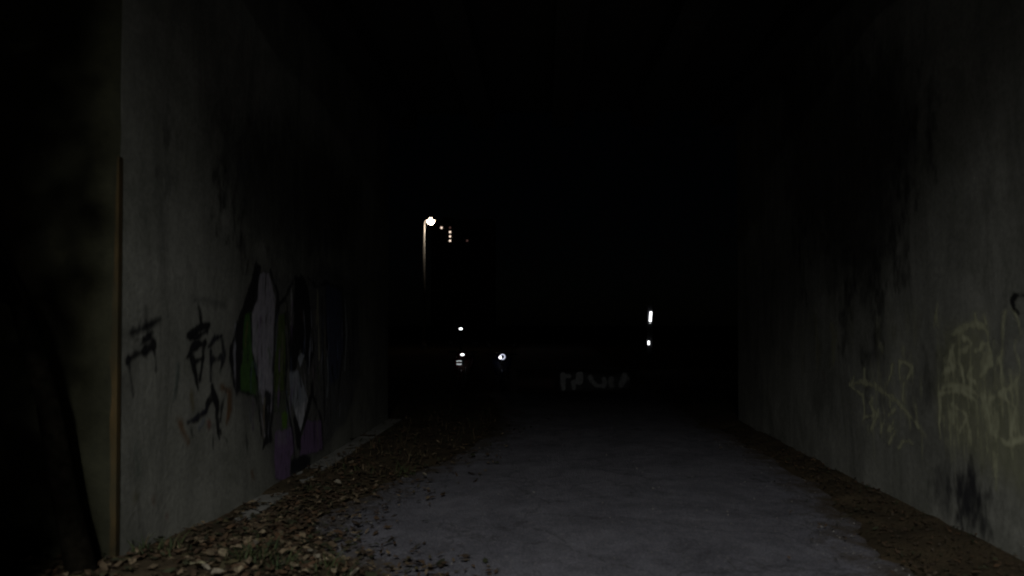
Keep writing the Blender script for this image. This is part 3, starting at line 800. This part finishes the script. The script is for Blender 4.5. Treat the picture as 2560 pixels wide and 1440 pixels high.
leaves_mesh(cen, 0.13, 'crown', M['leaf'], tree, [(0.035, 0.05, 0.02), (0.05, 0.065, 0.025), (0.028, 0.04, 0.018)])  # leaf mass out of view, added and shaped to shade the left end face

# ------------------------------------------------------------------ leaf litter, weeds, gravel
def verge_z(x, y):
    return float(max(verge_h(np.array(x), np.array(y)), 0)) if x < 0 else float(max(verge_hr(np.array(x), np.array(y)), 0.0))
LC = [(0.085, 0.062, 0.036), (0.058, 0.037, 0.020), (0.040, 0.025, 0.014), (0.125, 0.095, 0.058), (0.028, 0.019, 0.011), (0.046, 0.039, 0.017), (0.024, 0.027, 0.012), (0.060, 0.034, 0.017)]
cen = []
while len(cen) < 5200:
    y = 3.4 + 9.0 * random.random() ** 1.5
    w0 = float(left_edge(np.array(y)))
    x = random.uniform(-3.2 if y < Y0 else XL + 0.02, w0 + 0.05)
    if random.random() < 0.14: x = w0 + abs(random.gauss(0, 0.35))
    if y > Y0 + 0.3 and x < XL + 0.24 and random.random() < 0.75: continue
    dens = 0.25 + 0.75 * float(vnoise(np.array(x), np.array(y), 3.0, 77)) ** 0.8
    if random.random() > dens * float(np.interp(y, [3, 5.5, 7, 11], [1, 0.8, 0.35, 0.18])): continue
    zb = max(verge_z(x, y), 0.03 if x > w0 else 0, 0.08 if (y > Y0 + 0.3 and x < XL + 0.22) else 0)
    cen.append((x, y, zb + 0.003 + 0.016 * random.random()))
o = leaves_mesh(cen, 0.05, 'leaf_litter', M['litter'], None, LC, flat=0.2, bend=0.3)
tag(o, 'brown leaf litter banked along the foot of the left wall', 'leaf litter', kind='stuff')
cen = []
while len(cen) < 2000:
    y = 3.6 + 8.0 * random.random() ** 1.6
    w0 = float(right_edge(np.array(y)))
    x = random.uniform(w0 - 0.05, XR - 0.01)
    if random.random() < 0.1: x = w0 - abs(random.gauss(0, 0.3))
    cen.append((x, y, max(verge_z(x, y), 0.03) + 0.005 + 0.02 * random.random()))
o = leaves_mesh(cen, 0.028, 'leaf_litter', M['litter'], None, [LC[1], LC[2], LC[4], LC[6], LC[7], (0.05, 0.038, 0.026)], flat=0.2, bend=0.3)
tag(o, 'thin brown leaf litter along the foot of the right wall', 'leaf litter', kind='stuff')

# larger pale leaves that stand out on the heap, each its own object
spots = [(495, 1415), (512, 1424), (560, 1385), (590, 1372), (640, 1362), (668, 1392), (700, 1412), (735, 1418), (762, 1400), (790, 1395), (812, 1405), (840, 1428),
         (742, 1350), (705, 1360), (780, 1382), (620, 1408), (545, 1432), (470, 1400), (860, 1400), (890, 1432), (655, 1335), (845, 1208), (1060, 1188), (760, 1432), (598, 1430)]
for k, (px, py) in enumerate(spots):
    p = on_ground(px, py, 0.1)
    for _ in range(3):
        p = on_ground(px, py, max(verge_z(p[0], p[1]), 0.02) + 0.035)
    bm = bmesh.new()
    s = 0.031 if k else 0.052
    n_ = 9
    outline = []
    for i in range(n_):
        a = 2 * math.pi * i / n_
        r = s * (0.75 + 0.35 * random.random())
        outline.append(bm.verts.new((r * math.cos(a) * 1.15, r * math.sin(a) * 0.75, 0.018 * random.random() + 0.010 * abs(math.sin(a)))))
    c_ = bm.verts.new((0, 0, 0))
    for i in range(n_): bm.faces.new((c_, outline[i], outline[(i + 1) % n_]))
    stem = [bm.verts.new((s * 0.9, -0.002, 0.004)), bm.verts.new((s * 1.6, 0.0, 0.012)), bm.verts.new((s * 0.9, 0.002, 0.004))]
    bm.faces.new(stem)
    t_ = random.choice([(0.145, 0.118, 0.074), (0.12, 0.095, 0.058), (0.105, 0.08, 0.05), (0.13, 0.115, 0.085)])
    if k == 0: t_ = (0.19, 0.175, 0.105)
    key = 'leaf_%d' % int(t_[0] * 1000)
    if key not in M: M[key] = plain('pale_dry_leaf', t_, 0.85, 0, 0.3, 60)
    o = obj('fallen_leaf', bm, M[key])
    o.location = p
    o.rotation_euler = (random.gauss(0.15, 0.3), random.gauss(0, 0.3), random.uniform(0, 6.28))
    if k == 0: tag(o, 'largest pale yellow leaf on the litter near the left wall\'s corner', 'leaf', 'pale leaves on the litter')
    else: tag(o, 'small pale dry leaf lying on the litter by the left wall', 'leaf', 'pale leaves on the litter')

# grass and weeds
V_, F_, C_ = [], [], []
def blade(x, y, z, h, c):
    a = random.uniform(0, 6.28); lean = random.uniform(0.3, 1.6) * h; w = 0.004 + 0.003 * random.random()
    dx, dy = math.cos(a), math.sin(a); i = len(V_)
    V_.extend([(x - dy * w, y + dx * w, z), (x + dy * w, y - dx * w, z), (x + dx * lean * .4 - dy * w * .7, y + dy * lean * .4 + dx * w * .7, z + h * .6),
               (x + dx * lean * .4 + dy * w * .7, y + dy * lean * .4 - dx * w * .7, z + h * .6), (x + dx * lean, y + dy * lean, z + h)])
    F_.extend([(i, i + 1, i + 3, i + 2), (i + 2, i + 3, i + 4)])
    C_.extend([(*c, 1)] * 5)
GC = [(0.025, 0.038, 0.014), (0.034, 0.044, 0.015), (0.062, 0.046, 0.024), (0.045, 0.034, 0.018), (0.022, 0.03, 0.012)]
tufts = [(660, 1425, .4, 60), (610, 1436, .4, 50), (700, 1436, .5, 60), (360, 1432, .2, 40), (420, 1425, .2, 30), (820, 1432, .4, 40), (1010, 1170, .8, 30)]
for px, py, dk, k_ in tufts:
    c = on_ground(px, py, 0.08)
    for _ in range(k_):
        x, y = c[0] + random.gauss(0, 0.06), c[1] + random.gauss(0, 0.06)
        blade(x, y, verge_z(x, y) - 0.005, 0.04 + 0.08 * random.random(), random.choice(GC if random.random() > dk else GC[:2]))
for _ in range(800):
    y = 6 + 9 * random.random(); w0 = float(left_edge(np.array(y)))
    x = random.uniform(XL + 0.25, w0 - 0.02)
    if vnoise(np.array(x), np.array(y), 2.2, 90) < 0.5: continue
    blade(x, y, verge_z(x, y) - 0.005, 0.04 + 0.12 * random.random(), random.choice(GC[2:4] if random.random() < .7 else GC))
for _ in range(2500):
    y = 12 + 9 * random.random(); x = random.choice((random.uniform(-7, -1.6), random.uniform(2.6, 8)))
    blade(x, y, 0, 0.06 + 0.25 * random.random() ** 2, random.choice(GC))
o = pydata('grass', V_, F_, M['grass'], None, C_)
tag(o, 'sparse dry grass and weeds growing on the verges', 'grass', kind='stuff')

# loose grit on the road
V_, F_, C_ = [], [], []
for _ in range(1100):
    y = 3.6 + 7 * random.random() ** 1.6
    a, b_ = float(left_edge(np.array(y))), float(right_edge(np.array(y)))
    x = random.choice((a + abs(random.gauss(0, .25)), b_ - abs(random.gauss(0, .3)), random.uniform(a, b_)))
    if not a < x < b_: continue
    t = (x - a) / (b_ - a); z = 0.006 + 0.03 * (1 - (2 * t - 1) ** 2)
    s = 0.003 + 0.007 * random.random() ** 3; i = len(V_)
    for dx, dy, dz in ((1, 0, 0), (0, 1, 0), (-1, 0, 0), (0, -1, 0), (0.1, 0.1, 1.1)):
        V_.append((x + dx * s * random.uniform(.7, 1.3), y + dy * s * random.uniform(.7, 1.3), z + dz * s))
    F_ += [(i, i + 1, i + 4), (i + 1, i + 2, i + 4), (i + 2, i + 3, i + 4), (i + 3, i, i + 4)]
    k = random.uniform(0.06, 0.2); C_ += [(k, k * .96, k * .88, 1)] * 5
o = pydata('gravel', V_, F_, M['litter'], None, C_)
tag(o, 'scattered grit and small stones on the asphalt', 'gravel', kind='stuff')

# ------------------------------------------------------------------ low wall with painted letters beyond the exit
YW = 16.0
lw = empty('low_wall', (0, YW, 0))
tag(lw, 'low concrete wall with faint white painted letters beyond the exit', 'wall')
bm = bmesh.new(); box(bm, -0.62, 1.95, 0, 0.22, -0.05, 0.50, 0.015); obj('wall_body', bm, M['low_wall'], lw)
bm = bmesh.new(); box(bm, -0.66, 1.99, -0.03, 0.25, 0.502, 0.55, 0.01); obj('coping', bm, M['low_wall'], lw)
q7 = lambda pts: tr(pts, 1280, 900, 0.125)
WH = (0.84, 0.88, 0.90)
film('lettering', [
    ('p', q7([(940, 270), (1420, 250), (1900, 330), (2340, 250), (2340, 560), (1900, 590), (960, 610)]), 0, (0.34, 0.37, 0.40), 0.42, 0.06),
    ('p', q7([(80, 380), (860, 360), (860, 560), (100, 520)]), 0, (0.30, 0.22, 0.20), 0.35, 0.07),
    ('l', q7([(1020, 290), (1020, 420), (1030, 575)]), [10, 11, 8], WH, 0.95, 0.015), ('l', q7([(1020, 320), (1150, 320)]), [10, 7], WH, 0.95, 0.015),
    ('l', q7([(1350, 300), (1350, 420)]), [14, 14], WH, 0.95, 0.015), ('l', q7([(1320, 420), (1225, 450), (1235, 570)]), [9, 8, 7], WH, 0.9, 0.015),
    ('l', q7([(1560, 340), (1600, 420), (1680, 500)]), [9, 9, 8], WH, 0.95, 0.02), ('l', q7([(1840, 380), (1855, 450), (1830, 520), (1690, 510)]), [8, 9, 8, 5], WH, 0.85, 0.02),
    ('l', q7([(1990, 380), (1960, 440), (2000, 530)]), [10, 9, 7], WH, 0.7, 0.03),
    ('l', q7([(2190, 500), (2230, 400), (2250, 290)]), [10, 11, 9], WH, 0.75, 0.03), ('l', q7([(2250, 300), (2310, 370), (2230, 420)]), [6, 7, 6], WH, 0.7, 0.03),
], lambda px, py: on_y(px, py, YW), (lambda p: np.array((p[0], p[2])), lambda q: (q[0], -0.004, q[1])), lw, 'row of faint bluish white painted letters', cell=0.012, rough=0.01, seed=83, fat=1.3)

# ------------------------------------------------------------------ scooters
def scooter(px, py, Y, h_light, rz, body, label, ring):
    c = on_y(px, py, Y)
    root = empty('scooter', (c[0], Y, 0), rz)
    tag(root, label, 'scooter', 'scooters parked beyond the exit')
    # the front looks towards -y
    for yy in (-0.02, 1.22):
        bm = bmesh.new(); torus(bm, (0, yy, 0.23), 0.18, 0.05, 'x', 24, 8); w = obj('wheel', bm, M['rubber'], root, True)
        bm = bmesh.new(); tube(bm, [(-0.03, yy, 0.23), (0.03, yy, 0.23)], 0.135, 16); obj('rim', bm, M['chrome'], w)
    bm = bmesh.new(); torus(bm, (0, -0.02, 0.24), 0.25, 0.045, 'x', 24, 6)
    bmesh.ops.delete(bm, geom=[v_ for v_ in bm.verts if v_.co.z < 0.30], context='VERTS'); obj('front_fender', bm, body, root, True)
    for s in (-1, 1):
        bm = bmesh.new(); tube(bm, [(s * 0.085, -0.02, 0.23), (s * 0.08, 0.10, 0.55)], 0.018, 8); obj('fork', bm, M['chrome'], root)
    bm = bmesh.new()
    box(bm, -0.19, 0.19, 0.06, 0.20, 0.38, 0.78, 0.05)
    for v_ in bm.verts: v_.co.y += (v_.co.z - 0.38) * 0.25 + 0.6 * v_.co.x ** 2; v_.co.x *= 0.75 + 0.5 * min(1, (v_.co.z - 0.38) / 0.3)
    obj('front_apron', bm, body, root, True)
    bm = bmesh.new(); box(bm, -0.16, 0.16, 0.2, 0.62, 0.28, 0.34, 0.02); obj('floorboard', bm, M['black_plastic'], root)
    bm = bmesh.new()
    box(bm, -0.17, 0.17, 0.60, 1.48, 0.36, 0.66, 0.07)
    for v_ in bm.verts: v_.co.z += max(0, v_.co.y - 1.0) * 0.28 * (1 if v_.co.z > 0.45 else 1.6)
    obj('rear_body', bm, body, root, True)
    bm = bmesh.new()
    box(bm, -0.15, 0.15, 0.62, 1.36, 0.67, 0.78, 0.045)
    for v_ in bm.verts: v_.co.z += max(0, v_.co.y - 0.9) * 0.18
    obj('seat', bm, M['black_plastic'], root, True)
    hz = h_light
    bm = bmesh.new(); tube(bm, [(0, 0.12, 0.62), (0, 0.20, hz + 0.06)], 0.03, 10); obj('steering_column', bm, M['black_plastic'], root)
    bm = bmesh.new(); ellipsoid(bm, (0, 0.17, hz), (0.15, 0.10, 0.10)); cowl = obj('handlebar_cowl', bm, body, root, True)
    bm = bmesh.new(); tube(bm, [(-0.34, 0.27, hz + 0.05), (-0.15, 0.2, hz + 0.06), (0.15, 0.2, hz + 0.06), (0.34, 0.27, hz + 0.05)], 0.016, 8); obj('handlebar', bm, M['black_plastic'], root, True)
    for s in (-1, 1):
        bm = bmesh.new(); tube(bm, [(s * 0.22, 0.22, hz + 0.06), (s * 0.28, 0.2, hz + 0.22)], 0.007, 6)
        ellipsoid(bm, (s * 0.29, 0.2, hz + 0.26), (0.065, 0.014, 0.045), 12, 8); obj('mirror', bm, M['black_plastic'], root, True)
    if ring:
        bm = bmesh.new(); ellipsoid(bm, (0, 0.085, hz), (0.085, 0.02, 0.085)); hl = obj('headlight', bm, M['dark_glass'], root, True)
        bm = bmesh.new(); torus(bm, (0.012, 0.058, hz + 0.006), 0.052, 0.014, 'y', 28, 8); obj('light_ring', bm, M['led_ring'], hl, True)
        bm = bmesh.new(); ellipsoid(bm, (-0.040, 0.045, hz - 0.008), (0.032, 0.02, 0.036)); obj('bulb', bm, M['led'], hl, True)
    else:
        bm = bmesh.new(); ellipsoid(bm, (0, 0.075, hz), (0.045, 0.025, 0.027)); obj('headlight', bm, M['led'], root, True)
        for dz, sg in ((-0.145, 1), (-0.205, -1)):
            bm = bmesh.new()
            tube(bm, [(-0.055 - 0.07, 0.05, hz + dz - 0.004), (-0.07 - 0.015, 0.04, hz + dz + sg * 0.006), (-0.07 + 0.015, 0.04, hz + dz + sg * 0.008), (0.055 - 0.07, 0.05, hz + dz - 0.002)], [0.014, 0.012, 0.013, 0.015] if sg > 0 else [0.015, 0.019, 0.019, 0.015], 10)
            obj('marker_light', bm, M['led_dim'], root, True)
    return root
p = on_y(1255, 893, 16.4)
scooter(1255, 893, 16.4, p[2], R(4), M['body_blue'], 'dark scooter with a lit ring headlight parked beyond the exit', True)
p = on_y(1155, 887, 16.4)
scooter(1155, 887, 16.4, p[2], 0.0, M['body_red'], 'dark scooter with an oval headlight over two stacked light bars', False)

# ------------------------------------------------------------------ lamps on posts beyond
Yb = 30.0
c = on_y(1152, 822, Yb)
bo = empty('path_lamp', (c[0], Yb, 0)); tag(bo, 'short path lamp glowing white above the scooter with stacked lights', 'lamp')
bm = bmesh.new(); tube(bm, [(0, 0, -0.02), (0, 0, c[2] - 0.08)], [0.045, 0.04], 12); obj('post', bm, M['black_plastic'], bo, True)
bm = bmesh.new(); ellipsoid(bm, (0, 0, c[2]), (0.075, 0.06, 0.05)); obj('lamp_globe', bm, M['led'], bo, True)
bm = bmesh.new(); tube(bm, [(0, 0, c[2] - 0.09), (0, 0, c[2] - 0.05)], [0.045, 0.065], 12); obj('lamp_collar', bm, M['black_plastic'], bo)
bm = bmesh.new(); tube(bm, [(0, 0, c[2] + 0.045), (0, 0, c[2] + 0.075)], [0.09, 0.02], 12); obj('lamp_cap', bm, M['black_plastic'], bo)

Yp = 25.0
t0, t1, t2 = on_y(1627, 779, Yp), on_y(1625, 804, Yp), on_y(1624.5, 808, Yp)
s0, s1 = on_y(1621.5, 852, Yp), on_y(1621.5, 862, Yp)
gp = empty('gate_post', (t1[0], Yp, 0)); tag(gp, 'slim dark gate post with a vertical white tube light', 'post')
bm = bmesh.new(); box(bm, -0.09, 0.09, 0.03, 0.19, -0.05, 2.15, 0.01); obj('post', bm, M['black_plastic'], gp)
bm = bmesh.new(); box(bm, -0.12, 0.12, 0.0, 0.22, 2.152, 2.20, 0.01); obj('cap', bm, M['black_plastic'], gp)
bm = bmesh.new(); tube(bm, [(t0[0] - t1[0], -0.03, t0[2]), (0, -0.03, t1[2])], 0.043, 12); obj('tube_light', bm, M['led'], gp, True)
bm = bmesh.new(); tube(bm, [(-0.03, -0.03, t2[2]), (0.03, -0.03, t2[2])], 0.014, 8); obj('tube_glow_bar', bm, M['led_dim'], gp, True)  # glowing bar stands in for the blip of light below the tube
bm = bmesh.new(); tube(bm, [(s0[0] - t1[0], -0.03, s0[2]), (s0[0] - t1[0], -0.03, s1[2])], 0.036, 12); obj('marker_light', bm, M['led'], gp, True)

# ------------------------------------------------------------------ apartment tower far behind
YT = 505.0
tl = on_y(1098, 556, YT)
FL, CW = 3.0, 2.95
base = on_y(1125, 580, YT)
nf = int(base[2] / FL) + 3
tx = base[0] - 4.5 * CW
W = 10 * CW
tw = empty('apartment_tower', (tx, YT, 0)); tag(tw, 'distant dark apartment tower with a few lit windows below the street lamp', 'building')
bm = bmesh.new(); box(bm, 0, W + 14, 0.25, 18, -1, nf * FL + 1.2, 0.1); obj('wall', bm, M['tower'], tw)
bm = bmesh.new(); box(bm, -0.3, W + 14.3, 0.0, 18.3, nf * FL + 1.25, nf * FL + 2.0, 0.1); box(bm, 8, 14, 5, 12, nf * FL + 2.0, nf * FL + 4.6, 0.1); obj('roof', bm, M['tower'], tw)
bm = bmesh.new(); box(bm, -0.65, 0.65, 0.1, 0.3, -0.65, 0.65); wd = obj('window', bm, M['dark_glass'], tw)
wmesh = wd.data
bpy.data.objects.remove(wd)
lit_mesh = wmesh.copy(); lit_mesh.materials.clear(); lit_mesh.materials.append(M['win_lit'])
dim_mesh = wmesh.copy(); dim_mesh.materials.clear(); dim_mesh.materials.append(M['win_dim'])
z_off = base[2] - int(base[2] / FL) * FL
rowb = int(base[2] / FL)
litset = {}
for px, py, mm in ((1104, 568, lit_mesh), (1125, 580, lit_mesh), (1124, 591, lit_mesh), (1126, 601, lit_mesh), (1127, 568, dim_mesh), (1170, 605, dim_mesh)):
    q = on_y(px, py, YT)
    litset[(round((q[2] - z_off) / FL), int((q[0] - tx) / CW))] = mm
for r in range(1, nf):
    for k in range(14):
        mm = litset.get((r, k), wmesh)
        o = bpy.data.objects.new('window', mm); col.objects.link(o); o.parent = tw
        o.location = ((k + 0.5) * CW, 0, z_off + r * FL)
        if mm is not wmesh: o['label'] = 'lit window'

# ------------------------------------------------------------------ render settings
scene.render.engine = 'CYCLES'
scene.cycles.max_bounces = 5
scene.cycles.filter_width = 1.9
